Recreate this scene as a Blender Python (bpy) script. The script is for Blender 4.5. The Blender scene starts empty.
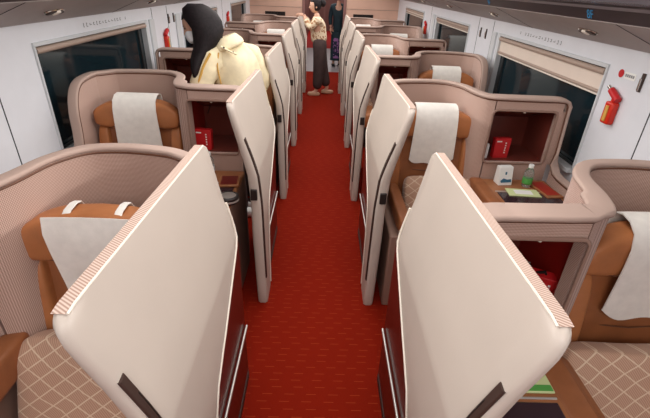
import bpy, bmesh, math, random
from mathutils import Vector, Matrix, Euler
random.seed(7)
S = bpy.context.scene
COL = S.collection
PI = math.pi

# ------------------------------------------------------------------ camera
def _cam():
    f = 415.0; W, H = 650, 418
    vp = (325, -17); roll = math.radians(2.2)
    d = Vector(((vp[0]-W/2)/f, (vp[1]-H/2)/f, 1)).normalized()
    u = Vector((-math.sin(roll), math.cos(roll), 0))
    n = Vector((u.x, u.y, -(u.dot(d))/d.z)).normalized()
    X = n.cross(d)
    # world axes of the camera's right / down / forward
    row = lambda i: Vector((X[i], d[i], -n[i]))
    right, down, fwd = row(0), row(1), row(2)
    R = Matrix((right, -down, -fwd)).transposed()
    c = bpy.data.cameras.new('camera'); o = bpy.data.objects.new('camera', c); COL.objects.link(o)
    c.sensor_fit = 'HORIZONTAL'; c.sensor_width = 36; c.lens = f*36/W
    c.clip_start = 0.02; c.clip_end = 100
    o.matrix_world = Matrix.Translation((0, 0, 1.82)) @ R.to_4x4()
    S.camera = o
_cam()

# ------------------------------------------------------------------ world, lights, exposure
S.view_settings.view_transform = 'Standard'
S.view_settings.look = 'None'
S.view_settings.gamma = 1
S.view_settings.use_curve_mapping = False
S.view_settings.exposure = 0.0
w = bpy.data.worlds.new('world'); S.world = w; w.use_nodes = True
w.node_tree.nodes['Background'].inputs[0].default_value = (0.05, 0.06, 0.08, 1)
w.node_tree.nodes['Background'].inputs[1].default_value = 0.3

def area(name, loc, size, sizey, power, col=(1, .975, .95), rot=(0, 0, 0), spread=PI):
    l = bpy.data.lights.new(name, 'AREA'); l.shape = 'RECTANGLE'; l.size = size; l.size_y = sizey
    l.energy = power; l.color = col; l.spread = spread
    o = bpy.data.objects.new(name, l); COL.objects.link(o); o.location = loc; o.rotation_euler = rot
    return o
area('ceiling_lamp_strip', (0, 5.2, 2.33), 1.5, 9.4, 116)
area('ceiling_lamp_strip', (0, -1.3, 2.33), 1.4, 1.8, 42)  # unseen strip behind the camera, added for frontal fill
for sx in (-1, 1):
    area('added_rack_fill', (sx*1.02, 4.2, 1.88), 0.05, 11.0, 25, rot=(0, sx*1.25, 0), spread=PI*.5)  # added fill along the racks, throws low light across to the opposite side
area('vestibule_lamp', (0, 12, 2.2), 1.2, 2.5, 30)
area('next_car_lamp', (0, 17, 2.2), 0.8, 4, 30)

# ------------------------------------------------------------------ materials
def lin(c):
    return tuple(((v/255)/12.92 if v/255 <= .04045 else ((v/255+.055)/1.055)**2.4) for v in c) + (1,)
MATS = {}
def mat(name, col, rough=.5, metal=0, noise=0, nscale=8, bump=0, bscale=200, spec=.5, coat=0, trans=0, ior=1.45, sheen=0):
    m = bpy.data.materials.new(name); m.use_nodes = True
    nt = m.node_tree; b = nt.nodes['Principled BSDF']
    b.inputs['Base Color'].default_value = lin(col)
    b.inputs['Roughness'].default_value = rough; b.inputs['Metallic'].default_value = metal
    b.inputs['Specular IOR Level'].default_value = spec
    b.inputs['Coat Weight'].default_value = coat
    b.inputs['Transmission Weight'].default_value = trans; b.inputs['IOR'].default_value = ior
    b.inputs['Sheen Weight'].default_value = sheen
    tc = nt.nodes.new('ShaderNodeTexCoord')
    if noise:
        n = nt.nodes.new('ShaderNodeTexNoise'); n.inputs['Scale'].default_value = nscale; n.inputs['Detail'].default_value = 4
        nt.links.new(tc.outputs['Object'], n.inputs['Vector'])
        r = nt.nodes.new('ShaderNodeValToRGB')
        r.color_ramp.elements[0].position = .3; r.color_ramp.elements[1].position = .7
        r.color_ramp.elements[0].color = lin(tuple(max(0, v*(1-noise)) for v in col))
        r.color_ramp.elements[1].color = lin(tuple(min(255, v*(1+noise)) for v in col))
        nt.links.new(n.outputs['Fac'], r.inputs[0]); nt.links.new(r.outputs[0], b.inputs['Base Color'])
    if bump:
        n2 = nt.nodes.new('ShaderNodeTexNoise'); n2.inputs['Scale'].default_value = bscale
        nt.links.new(tc.outputs['Object'], n2.inputs['Vector'])
        bp = nt.nodes.new('ShaderNodeBump'); bp.inputs['Strength'].default_value = bump; bp.inputs['Distance'].default_value = .003
        nt.links.new(n2.outputs['Fac'], bp.inputs['Height']); nt.links.new(bp.outputs[0], b.inputs['Normal'])
    MATS[name] = m
    return m

def mathn(nt, op, a, b=None, c=None):
    n = nt.nodes.new('ShaderNodeMath'); n.operation = op
    for i, v in enumerate((a, b, c)):
        if v is None: continue
        if isinstance(v, (int, float)): n.inputs[i].default_value = v
        else: nt.links.new(v, n.inputs[i])
    return n.outputs[0]
def sep(nt, out='Object'):
    tc = nt.nodes.new('ShaderNodeTexCoord'); s = nt.nodes.new('ShaderNodeSeparateXYZ')
    nt.links.new(tc.outputs[out], s.inputs[0]); return s.outputs, tc.outputs[out]
def mixc(nt, fac, c1, c2):
    m = nt.nodes.new('ShaderNodeMix'); m.data_type = 'RGBA'
    nt.links.new(fac, m.inputs[0])
    for i, c in ((6, c1), (7, c2)):
        if isinstance(c, tuple): m.inputs[i].default_value = c
        else: nt.links.new(c, m.inputs[i])
    return m.outputs[2]
def setcol(m, out): m.node_tree.links.new(out, m.node_tree.nodes['Principled BSDF'].inputs['Base Color'])

cream = mat('cream_panel', (195, 183, 172), .42, noise=.015, nscale=3, bump=.08, bscale=400)
rimm = mat('pale_rim', (180, 156, 144), .65, spec=.3)
piping = mat('ivory_piping', (232, 222, 208), .45)
hull = mat('hull_beige', (176, 156, 144), .5)
whitew = mat('white_wall', (224, 226, 231), .35, noise=.01)
jambm = mat('white_jamb', (205, 208, 210), .4)
greyp = mat('service_panel', (158, 147, 143), .5, noise=.02)
darkband = mat('dark_band', (52, 42, 46), .35)
rackm = mat('rack_underside', (128, 128, 142), .25, noise=.03)
lightstripe = mat('light_stripe', (150, 144, 148), .4)
leather = mat('tan_leather', (176, 112, 68), .45, noise=.05, nscale=12, bump=.15, bscale=120)
leatherd = mat('brown_leather', (150, 92, 56), .45, noise=.06, nscale=12, bump=.15, bscale=120)
armd = mat('armrest_brown', (104, 66, 46), .45, noise=.05, nscale=12)
clothw = mat('white_cloth', (240, 236, 228), .8, noise=.02, nscale=30, bump=.12, bscale=90)
maroon = mat('maroon_panel', (70, 24, 20), .3, noise=.08, nscale=4, coat=.2)
niche = mat('niche_lining', (122, 58, 48), .3, noise=.08, nscale=5)
niche_lit = mat('niche_lit_red', (170, 34, 26), .35)  # lit version of the niche lining, its light put into the colour
steel = mat('brushed_steel', (205, 200, 195), .28, metal=.7)
blackp = mat('black_plastic', (38, 30, 28), .4)
slotm = mat('slot_dark', (60, 42, 36), .5)
tabled = mat('dark_table', (54, 38, 44), .2, coat=.3)
tablet = mat('table_tan', (160, 104, 66), .4, noise=.06, nscale=10)
sidewall = mat('console_side', (148, 118, 104), .55)
pane = mat('window_glass', (24, 40, 46), .07, spec=.38)
blindm = mat('blind_fabric', (224, 208, 194), .75, noise=.01, bump=.1, bscale=300)
blindbar = mat('blind_bar', (172, 150, 136), .45)
sealm = mat('rubber_seal', (34, 38, 40), .5)
redp = mat('red_plastic', (205, 42, 22), .35)
redb = mat('red_print', (196, 30, 34), .5)
reddk = mat('red_tray', (168, 44, 30), .4)
whitep = mat('white_print', (240, 240, 236), .5)
bluep = mat('blue_print', (56, 110, 140), .5)
greenp = mat('green_print', (84, 160, 74), .5)
greenlt = mat('pale_green_print', (206, 216, 160), .5)
cyan = mat('blue_lettering', (64, 150, 205), .5)
greytxt = mat('grey_lettering', (140, 140, 142), .6)
wallend = mat('end_partition', (226, 186, 164), .45, noise=.03, nscale=3)
vest = mat('vestibule_wall', (140, 100, 94), .5)
greyfloor = mat('grey_floor', (150, 144, 146), .35, noise=.05, nscale=20)
redfar = mat('far_carpet', (178, 30, 24), .9)
ceilm = mat('ceiling_white', (232, 230, 226), .5)
bottlem = mat('clear_plastic', (235, 245, 245), .08, trans=.9, ior=1.33)
tinm = mat('tin_metal', (190, 180, 172), .3, metal=.6)
chrome = mat('chrome', (215, 210, 205), .15, metal=1)
hairm = mat('black_hair', (26, 20, 22), .6, spec=.25, noise=.3, nscale=60)
skinm = mat('skin', (214, 168, 142), .5)
maskm = mat('mask_white', (228, 230, 232), .7)
yellowj = mat('pale_yellow_cotton', (232, 218, 182), .75, noise=.05, nscale=14, bump=.5, bscale=22)
goldline = mat('jacket_lining', (204, 158, 72), .7)
trous = mat('dark_brown_cloth', (66, 50, 48), .8, noise=.1, nscale=10)
blouse = mat('printed_blouse', (222, 200, 168), .8)
tealm = mat('dark_teal_cloth', (24, 50, 60), .7, noise=.1, nscale=10)
shoem = mat('tan_shoe', (190, 150, 120), .5)
blackshoe = mat('black_shoe', (24, 22, 24), .4)

def weave(m, c1, c2, pitch=.0062, diag=True):
    nt = m.node_tree; (h, z, _z), _ = sep(nt, 'UV')
    k = 2*PI/pitch
    a = mathn(nt, 'SINE', mathn(nt, 'MULTIPLY', mathn(nt, 'ADD', h, z), k))
    b = mathn(nt, 'SINE', mathn(nt, 'MULTIPLY', mathn(nt, 'SUBTRACT', h, z), k))
    f = mathn(nt, 'MULTIPLY_ADD', mathn(nt, 'MULTIPLY', a, b), .5, .5)
    setcol(m, mixc(nt, f, lin(c1), lin(c2)))
fabric = mat('woven_fabric', (160, 130, 118), .9, sheen=.2)
weave(fabric, (132, 96, 84), (222, 192, 176), .0105)
def edge_fabric():
    m = mat('ribbed_edge_fabric', (190, 160, 146), .8)
    nt = m.node_tree; (x, y, z), _ = sep(nt)
    a = mathn(nt, 'SINE', mathn(nt, 'MULTIPLY', mathn(nt, 'ADD', y, mathn(nt, 'MULTIPLY', x, .6)), 2*PI/.0075))
    f = mathn(nt, 'MULTIPLY_ADD', a, .5, .5)
    setcol(m, mixc(nt, f, lin((152, 122, 108)), lin((208, 186, 172))))
    return m
ribbed = edge_fabric()
def pillow_mat():
    m = mat('quilted_pillow', (205, 175, 150), .85, sheen=.2)
    nt = m.node_tree; (x, y, z), _ = sep(nt)
    def lines(sg):
        t = mathn(nt, 'ADD', mathn(nt, 'MULTIPLY', x, 1/.082), mathn(nt, 'MULTIPLY', z, sg/.062))
        fr = mathn(nt, 'FRACT', t)
        d = mathn(nt, 'ABSOLUTE', mathn(nt, 'SUBTRACT', fr, .5))
        return mathn(nt, 'LESS_THAN', d, .045)
    ln = mathn(nt, 'MAXIMUM', lines(1), lines(-1))
    fine = mathn(nt, 'MULTIPLY_ADD', mathn(nt, 'SINE', mathn(nt, 'MULTIPLY', mathn(nt, 'ADD', x, mathn(nt, 'MULTIPLY', z, .7)), 2*PI/.008)), .5, .5)
    base = mixc(nt, fine, lin((172, 132, 108)), lin((200, 164, 140)))
    setcol(m, mixc(nt, ln, base, lin((218, 194, 168))))
    return m
pillowm = pillow_mat()
def carpet_mat():
    m = mat('red_carpet', (176, 40, 18), .95, spec=.1, bump=.4, bscale=600)
    nt = m.node_tree; (x, y, z), vec = sep(nt)
    n = nt.nodes.new('ShaderNodeTexNoise'); n.inputs['Scale'].default_value = 260; nt.links.new(vec, n.inputs['Vector'])
    base = mixc(nt, n.outputs['Fac'], lin((110, 19, 6)), lin((140, 30, 10)))
    # short woven dashes running across the aisle
    b = nt.nodes.new('ShaderNodeTexBrick'); nt.links.new(vec, b.inputs['Vector'])
    b.inputs['Scale'].default_value = 1; b.inputs['Mortar Size'].default_value = 0
    row = mathn(nt, 'MULTIPLY', y, 1/.042)
    fr = mathn(nt, 'FRACT', row); rowi = mathn(nt, 'FLOOR', row)
    sh = mathn(nt, 'FRACT', mathn(nt, 'MULTIPLY', mathn(nt, 'SINE', mathn(nt, 'MULTIPLY', rowi, 12.9)), 43.7))
    cx = mathn(nt, 'FRACT', mathn(nt, 'ADD', mathn(nt, 'MULTIPLY', x, 1/.11), sh))
    d = mathn(nt, 'MULTIPLY', mathn(nt, 'LESS_THAN', fr, .07), mathn(nt, 'LESS_THAN', cx, .45))
    setcol(m, mixc(nt, mathn(nt, 'MULTIPLY', d, .3), base, lin((206, 92, 50))))
    nt.nodes.remove(b)
    return m
carpet = carpet_mat()
def dots(m, c1, c2, sc, th=.45):
    nt = m.node_tree; v = nt.nodes.new('ShaderNodeTexNoise'); v.inputs['Scale'].default_value = sc; v.inputs['Detail'].default_value = 1
    tc = nt.nodes.new('ShaderNodeTexCoord'); nt.links.new(tc.outputs['Object'], v.inputs['Vector'])
    setcol(m, mixc(nt, mathn(nt, 'GREATER_THAN', v.outputs['Fac'], th), lin(c1), lin(c2)))
dots(blouse, (228, 208, 178), (166, 120, 84), 26, .57)
floral = mat('purple_floral', (90, 60, 110), .7); dots(floral, (34, 40, 66), (150, 104, 160), 18, .52)

# ------------------------------------------------------------------ mesh helpers
class Ctx: pass
G = Ctx(); G.T = lambda v: v; G.base = Vector((0, 0, 0))
def put(name, bm, m, parent=None, smooth=True, bevel=0, raw=False, sub=0, ang=40):
    """links bm as ONE mesh object; coordinates are row-0 coordinates, mapped by G.T and made relative to G.base"""
    if not raw:
        for v in bm.verts: v.co = G.T(v.co) - G.base
    bmesh.ops.recalc_face_normals(bm, faces=bm.faces[:])
    me = bpy.data.meshes.new(name); bm.to_mesh(me); bm.free()
    me.materials.append(m)
    if smooth:
        me.polygons.foreach_set('use_smooth', [True]*len(me.polygons))
        try: me.set_sharp_from_angle(angle=math.radians(ang))
        except Exception: pass
    o = bpy.data.objects.new(name, me); COL.objects.link(o)
    if parent: o.parent = parent
    if bevel:
        b = o.modifiers.new('bevel', 'BEVEL'); b.width = bevel; b.segments = 3; b.limit_method = 'ANGLE'; b.angle_limit = math.radians(35)
    if sub:
        s_ = o.modifiers.new('sub', 'SUBSURF'); s_.levels = sub; s_.render_levels = sub
    return o
def tag(o, label=None, cat=None, group=None, kind=None):
    if label: o['label'] = label
    if cat: o['category'] = cat
    if group: o['group'] = group
    if kind: o['kind'] = kind
    return o
def empty(name, loc, label, cat, group=None):
    o = bpy.data.objects.new(name, None); COL.objects.link(o); o.location = loc; o.empty_display_size = .1
    return tag(o, label, cat, group)
def copy_tree(o, parent=None):
    c = o.copy(); COL.objects.link(c)
    if parent: c.parent = parent
    for ch in list(o.children): copy_tree(ch, c)
    return c
def box(bm, x0, x1, y0, y1, z0, z1):
    vs = [bm.verts.new((x, y, z)) for x in (x0, x1) for y in (y0, y1) for z in (z0, z1)]
    for f in ((0, 1, 3, 2), (4, 6, 7, 5), (0, 4, 5, 1), (2, 3, 7, 6), (0, 2, 6, 4), (1, 5, 7, 3)):
        bm.faces.new([vs[i] for i in f])
    return vs
def nb(): return bmesh.new()
def boxo(name, b, m, parent=None, bevel=0, **k):
    bm = nb(); box(bm, *b); return put(name, bm, m, parent, bevel=bevel, smooth=bool(bevel), **k)
def grid_skin(bm, rows, closed_u=False, cap=False):
    """rows: list of lists of points; quads between"""
    V = [[bm.verts.new(p) for p in r] for r in rows]
    n = len(V[0])
    for a, b in zip(V, V[1:]):
        for i in range(n if closed_u else n-1):
            j = (i+1) % n
            try: bm.faces.new((a[i], a[j], b[j], b[i]))
            except ValueError: pass
    if cap:
        for r in (V[0], V[-1]):
            try: bm.faces.new(r)
            except ValueError: pass
    return V
def catmull(pts, n=6):
    pts = [Vector(p) for p in pts]; out = []
    P = [pts[0]*2-pts[1]] + pts + [pts[-1]*2-pts[-2]]
    for i in range(1, len(P)-2):
        for k in range(n):
            t = k/n; a, b, c, d = P[i-1], P[i], P[i+1], P[i+2]
            out.append(.5*((2*b)+(-a+c)*t+(2*a-5*b+4*c-d)*t*t+(-a+3*b-3*c+d)*t**3))
    out.append(pts[-1]); return out
def sweep(bm, path, prof, up=Vector((0, 0, 1)), closed=False, cap=True, prev=None, lock=False):
    """prof: list of (side, up) offsets; path: 3-D points"""
    rows = []; n = len(path); side = prev
    for i, p in enumerate(path):
        if closed: t = path[(i+1) % n]-path[i-1]
        else: t = path[min(i+1, n-1)]-path[max(i-1, 0)]
        t.normalize()
        s = t.cross(up)
        if lock: side = (prev-t*prev.dot(t)).normalized()
        elif s.length > .25 or side is None: side = s.normalized() if s.length > 1e-4 else Vector((1, 0, 0))
        else: side = (side - t*side.dot(t)).normalized()
        u = side.cross(t).normalized()
        rows.append([p+side*a+u*b for a, b in prof])
    if closed: rows.append(rows[0])
    V = grid_skin(bm, rows, closed_u=True, cap=cap and not closed)
    if closed: bmesh.ops.remove_doubles(bm, verts=bm.verts[:], dist=1e-5)
    return V
def roundprof(w, h, r=None, n=3):
    r = r or min(w, h)*.45; out = []
    for cx, cy, a0 in ((w/2-r, h/2-r, 0), (-w/2+r, h/2-r, 90), (-w/2+r, -h/2+r, 180), (w/2-r, -h/2+r, 270)):
        for k in range(n+1):
            a = math.radians(a0+90*k/n); out.append((cx+r*math.cos(a), cy+r*math.sin(a)))
    return out
def circ(r, n=10): return [(r*math.cos(2*PI*i/n), r*math.sin(2*PI*i/n)) for i in range(n)]
def tube(bm, pts, r, n=10):
    pts = [Vector(p) for p in pts]; sweep(bm, pts, circ(r, n))
def lathe(bm, prof, c=(0, 0, 0), n=20):
    rows = [[(c[0]+r*math.cos(2*PI*i/n), c[1]+r*math.sin(2*PI*i/n), c[2]+z) for i in range(n)] for r, z in prof]
    grid_skin(bm, rows, closed_u=True, cap=True)
def interp(tab, x):
    if x <= tab[0][0]: return tab[0][1]
    for (a, b), (c, d) in zip(tab, tab[1:]):
        if x <= c: return b+(d-b)*(x-a)/(c-a)
    return tab[-1][1]
def superbox(bm, c, h, e=.5, nu=28, nv=14, rot=None, fn=None):
    """superellipsoid cushion"""
    def sp(v, p): return math.copysign(abs(v)**p, v)
    rows = []
    for j in range(nv+1):
        ph = -PI/2+PI*j/nv; r = []
        for i in range(nu):
            th = 2*PI*i/nu
            p = Vector((h[0]*sp(math.cos(ph), e)*sp(math.cos(th), e), h[1]*sp(math.cos(ph), e)*sp(math.sin(th), e), h[2]*sp(math.sin(ph), e)))
            if fn: p = fn(p)
            if rot: p = rot @ p
            r.append(p+Vector(c))
        rows.append(r)
    grid_skin(bm, rows, closed_u=True)
    bmesh.ops.remove_doubles(bm, verts=bm.verts[:], dist=1e-5)
def tri_prism(bm, outline, fx):
    """outline: 2-D polygon, fx(pt, side)->3-D"""
    a = [bm.verts.new(fx(p, 0)) for p in outline]; b = [bm.verts.new(fx(p, 1)) for p in outline]
    bm.faces.new(a); bm.faces.new(b)
    for i in range(len(a)):
        j = (i+1) % len(a); bm.faces.new((a[i], a[j], b[j], b[i]))

PITCH = 1.46; ROWS = 6; WX = 1.62; ENDY = 10.04

# ------------------------------------------------------------------ setting
def struct(name, b, m, **k):
    return tag(boxo(name, b, m, **k), kind='structure')
struct('floor', (-WX-.1, WX+.1, -2.2, ENDY, -.06, 0), carpet)
struct('floor', (-WX-.1, WX+.1, ENDY, 14.0, -.06, 0), greyfloor)
struct('floor', (-WX-.1, WX+.1, 14.0, 19.6, -.06, 0), redfar)
struct('ceiling', (-WX-.1, WX+.1, -2.2, 19.6, 2.36, 2.42), ceilm)
struct('wall_rear', (-WX-.1, WX+.1, -2.26, -2.2, 0, 2.4), whitew)
# side walls with window openings
WTOP, WBOT = 1.472, .80
wins = {1: [(2.44, 4.12), (5.0, 6.55), (7.38, 9.1)], -1: [(2.46, 4.14), (5.18, 6.95), (7.95, 9.5)]}
near = {1: (-.4, 1.1), -1: (-.4, 1.3)}
nwin = 0
def side_wall(s):
    ws = [near[s]] + wins[s]
    bm = nb()
    def bx(y0, y1, z0, z1): box(bm, min(s*WX, s*(WX+.06)), max(s*WX, s*(WX+.06)), y0, y1, z0, z1)
    bx(-2.2, ENDY, 0, WBOT); bx(-2.2, ENDY, WTOP, 1.62)
    y = -2.2
    for a, b in ws: bx(y, a, WBOT, WTOP); y = b
    bx(y, ENDY, WBOT, WTOP)
    tag(put('wall_right' if s > 0 else 'wall_left', bm, whitew, smooth=False), kind='structure')
    global nwin
    for i, (a, b) in enumerate(ws):
        nwin += 1
        X = lambda v: s*v
        fr = nb()
        xa, xb = sorted((X(WX-.012), X(WX+.05)))
        box(fr, xa, xb, a, a+.015, WBOT, WTOP); box(fr, xa, xb, b-.05, b, WBOT, WTOP)
        box(fr, xa, xb, a+.015, b-.05, WTOP-.022, WTOP)
        xs, xt = sorted((X(WX-.04), X(WX+.05))); box(fr, xs, xt, a+.015, b-.05, WBOT, WBOT+.03)
        root = tag(put('window_%d' % nwin, fr, jambm, bevel=.004), kind='structure')
        xa, xb = sorted((X(WX+.035), X(WX+.045)))
        boxo('pane', (xa, xb, a+.02, b-.02, WBOT+.01, WTOP-.01), pane, root)
        sl = nb(); xa, xb = sorted((X(WX+.018), X(WX+.036)))
        for q in ((a+.015, a+.03), (b-.16, b-.12)): box(sl, xa, xb, q[0], q[1], WBOT+.03, WTOP-.022)
        box(sl, xa, xb, a+.05, b-.05, WBOT+.03, WBOT+.045)
        put('seal', sl, sealm, root, bevel=.003)
for s in (1, -1): side_wall(s)
# joints between wall panels
def joint(n, s, y, z0=.0, z1=1.56):
    xa, xb = sorted((s*(WX-.002), s*(WX+.01)))
    struct('trim_%d' % n, (xa, xb, y-.003, y+.003, z0, z1), sealm)
for i, (s, y) in enumerate(((1, 2.02), (1, 4.72), (1, 4.3), (1, 6.9), (-1, 2.1), (-1, 4.3), (-1, 4.72), (-1, 7.3))): joint(i+1, s, y)
# columns beside the windows (raised white jamb panels)
for i, (s, y0, y1) in enumerate(((1, 4.17, 4.26), (1, 6.62, 6.75), (-1, 4.19, 4.3), (-1, 4.95, 5.1))):
    xa, xb = sorted((s*(WX-.018), s*(WX+.01)))
    struct('trim_%d' % (i+9), (xa, xb, y0, y1, .3, 1.47), jambm, bevel=.006)
# service panel, number band, luggage rack on both sides
def strip(name, pts, m, s, kind='structure'):
    bm = nb(); y0, y1 = -2.2, ENDY
    a = [bm.verts.new((s*x, y0, z)) for x, z in pts]; b = [bm.verts.new((s*x, y1, z)) for x, z in pts]
    bm.faces.new(a); bm.faces.new(b)
    for i in range(len(a)):
        j = (i+1) % len(a); bm.faces.new((a[i], a[j], b[j], b[i]))
    return tag(put(name, bm, m, smooth=False), kind=kind)
for s in (1, -1):
    strip('trim_13' if s > 0 else 'trim_14', [(1.64, 1.565), (1.60, 1.572), (1.29, 1.704), (1.29, 1.76), (1.64, 1.76)], greyp, s)
    strip('trim_15' if s > 0 else 'trim_16', [(1.292, 1.703), (1.268, 1.757), (1.268, 1.78), (1.292, 1.78)], darkband, s)
    strip('trim_17' if s > 0 else 'trim_18', [(1.269, 1.757), (1.24, 1.770), (1.24, 1.80), (1.269, 1.80)], lightstripe, s)
    strip('trim_19' if s > 0 else 'trim_20', [(1.241, 1.770), (1.215, 1.782), (1.215, 1.81), (1.241, 1.81)], darkband, s)
    strip('trim_21' if s > 0 else 'trim_22', [(1.216, 1.780), (1.12, 1.792), (1.06, 1.82), (1.06, 1.87), (1.64, 1.87), (1.64, 1.762), (1.3, 1.762), (1.30, 1.80), (1.216, 1.80)], rackm, s)
    strip('wall_right' if s > 0 else 'wall_left', [(1.62, 1.9), (1.68, 1.9), (1.68, 2.36), (1.5, 2.36)], ceilm, s)
    for j, yy in enumerate((.55, 1.98, 3.45, 4.9, 6.37, 7.8)):      # seams of the service panel
        bm = nb(); tri_prism(bm, [(1.598, 1.5725), (1.291, 1.703), (1.291, 1.7015), (1.598, 1.571)], lambda p, q: Vector((s*p[0], yy+.004*q+.03*math.sin((1.6-p[0])*8), p[1]-.0006)))
        tag(put('trim_%d' % (30+j+(10 if s > 0 else 0)), bm, sealm, smooth=False), kind='structure')
# end partition
def end_wall():
    for s in (-1, 1):
        a, b = sorted((s*.45, s*(WX+.06)))
        bm = nb(); box(bm, a, b, ENDY, ENDY+.08, 0, 2.36)
        tag(put('wall_front', bm, wallend, smooth=False), kind='structure')
        st = nb()
        for z in (1.06, 1.34): box(st, a, b, ENDY-.006, ENDY+.002, z-.004, z+.004)
        tag(put('trim_5%d' % (s+1), st, blindbar, smooth=False), kind='structure')
        c = -1.07 if s < 0 else .86
        v = nb()
        for q in range(4): box(v, c-.21, c+.21, ENDY-.012, ENDY-.004, 1.168+q*.018, 1.180+q*.018)
        box(v, c-.22, c+.22, ENDY-.006, ENDY-.001, 1.16, 1.24)
        tag(put('trim_6%d' % (s+1), v, blackp, smooth=False), kind='structure')
        j = nb(); box(j, s*.45-.03, s*.45+.03, ENDY-.015, ENDY+.1, 0, 2.36)
        tag(put('trim_7%d' % (s+1), j, vest, smooth=False, bevel=.005), kind='structure')
    for s in (-1, 1):
        a, b = sorted((s*.62, s*.7)); bm = nb(); box(bm, a, b, ENDY+.08, 19.6, 0, 2.36)
        tag(put('wall_vestibule', bm, vest, smooth=False), kind='structure')
    struct('wall_far', (-.7, .7, 19.6, 19.66, 0, 2.36), vest)
end_wall()
dk = nb(); box(dk, 0, .03, 14.0, 14.9, 0, 2.1)
d1 = tag(put('door_1', dk, vest, smooth=False), kind='structure')

# ------------------------------------------------------------------ seat pods
XP = [(0, .310), (.4, .315), (.7, .318), (.9, .330), (1.0, .350), (1.1, .374), (1.2, .393), (1.3, .411)]
TH = [(0, .058), (.5, .062), (.9, .055), (1.1, .042), (1.3, .032)]
YN = [(0, .600), (.05, .592), (.8, .580), (1.1, .548), (1.2, .530), (1.25, .522), (1.275, .526), (1.288, .535), (1.297, .55), (1.3, .575)]
YF = [(0, .79), (.04, .80), (.2, .815), (.4, .845), (.55, .885), (.62, .935), (.68, 1.03), (.74, 1.15), (.80, 1.27), (.845, 1.36), (.87, 1.405), (.90, 1.43), (.94, 1.44), (1.26, 1.438), (1.285, 1.432), (1.295, 1.42), (1.3, 1.395)]
def flare(y, z): return .019*max(0, min(1, (1.40-y)/.85))*max(0, min(1, (z-.9)/.4))
def aisle_panel(parent):
    zs = sorted(set([0, .02, .05, .12, .2, .3, .4, .48, .55, .6, .64, .68, .71, .74, .77, .8, .82, .845, .86, .87, .885, .90, .92, .94, 1.0, 1.05, 1.1, 1.15, 1.2, 1.24, 1.26, 1.275, 1.285, 1.292, 1.297, 1.3]))
    NS = 16; rows = []
    def ring(z, inset=0):
        x = interp(XP, z); t = interp(TH, z); a = interp(YN, z); b = interp(YF, z)
        r = min(.012, t*.4); pts = []
        ys = [a+r+(b-a-2*r)*i/NS for i in range(NS+1)]
        pts += [(x, y, z) for y in ys]
        pts += [(x+r, b, z), (x+t-r, b, z)]
        pts += [(x+t, y, z) for y in reversed(ys)]
        pts += [(x+t-r, a, z), (x+r, a, z)]
        return [(q[0]+flare(q[1], z), q[1], z) for q in pts]
    bm = nb(); grid_skin(bm, [ring(z) for z in zs], closed_u=True, cap=True)
    p = put('aisle_panel', bm, cream, parent, ang=50)
    # ribbed fabric strip along the top and round the near corner
    def edge(off):
        pts = []
        for y in [1.395-.031*i for i in range(26)]: pts.append(Vector((.411+off+flare(y, 1.3), y, 1.3015)))
        for z in (1.3, 1.297, 1.288, 1.275, 1.25): pts.append(Vector((interp(XP, z)+off+flare(.53, z), interp(YN, z)-.0015, z)))
        return pts
    e0 = edge(.006)[:-3]; n = len(e0)
    rows = []
    for i, q in enumerate(e0):
        wd = interp(TH, q.z) - .006
        out = Vector((0, 0, 1)) if i <= 25 else Vector((0, -math.sin((i-25)*.3), math.cos((i-25)*.3)))
        rows.append([q-out*.004, q+out*.0015, q+Vector((wd, 0, 0))+out*.0015, q+Vector((wd, 0, 0))-out*.004])
    bm = nb(); grid_skin(bm, rows, closed_u=True, cap=True)
    put('ribbed_edge', bm, ribbed, p)
    pth = [Vector((interp(XP, .94+.36*i/12)+.002, interp(YF, .94+.36*i/12)+.001, .94+.36*i/12)) for i in range(12)]
    bm = nb(); pts = edge(.003)[:-3]; sweep(bm, pts, circ(.0028, 6), prev=Vector((1, 0, 0)))
    put('piping', bm, piping, p)
    # pale bead along the lower far edge
    low = [Vector((interp(XP, z)+.001, interp(YF, z)+.002, z)) for z in (.02, .1, .2, .3, .4, .48, .55, .59, .62, .65, .68, .71, .74, .77, .8, .82, .845, .86, .87, .885, .90, .92, .94, .98, 1.05)]
    bm = nb(); sweep(bm, low, circ(.0055, 8), prev=Vector((1, 0, 0))); put('edge_bead', bm, piping, p)
    low = [v+Vector((.002, -.016, 0)) for v in low[1:-1]]
    bm = nb(); sweep(bm, low, circ(.0032, 6), prev=Vector((1, 0, 0))); put('edge_groove', bm, slotm, p)
    # long dark pull slot
    pts = [Vector((interp(XP, z)-.0005+flare(.6, z), interp(YN, z)+.021, z)) for z in [.20+.057*i for i in range(17)]]
    bm = nb(); sweep(bm, pts, roundprof(.024, .010), prev=Vector((0, 1, 0)), lock=True); put('pull_slot', bm, slotm, p)
    pts = [q+Vector((-.004, .006, 0)) for q in pts[:-1]]
    bm = nb(); sweep(bm, pts, roundprof(.005, .005), prev=Vector((0, 1, 0)), lock=True); put('slot_rail', bm, blackp, p)
    x = interp(XP, .78)
    boxo('latch', (x+.014, x+.05, .566, .586, .755, .82), blackp, p, bevel=.004)
    return p

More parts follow.
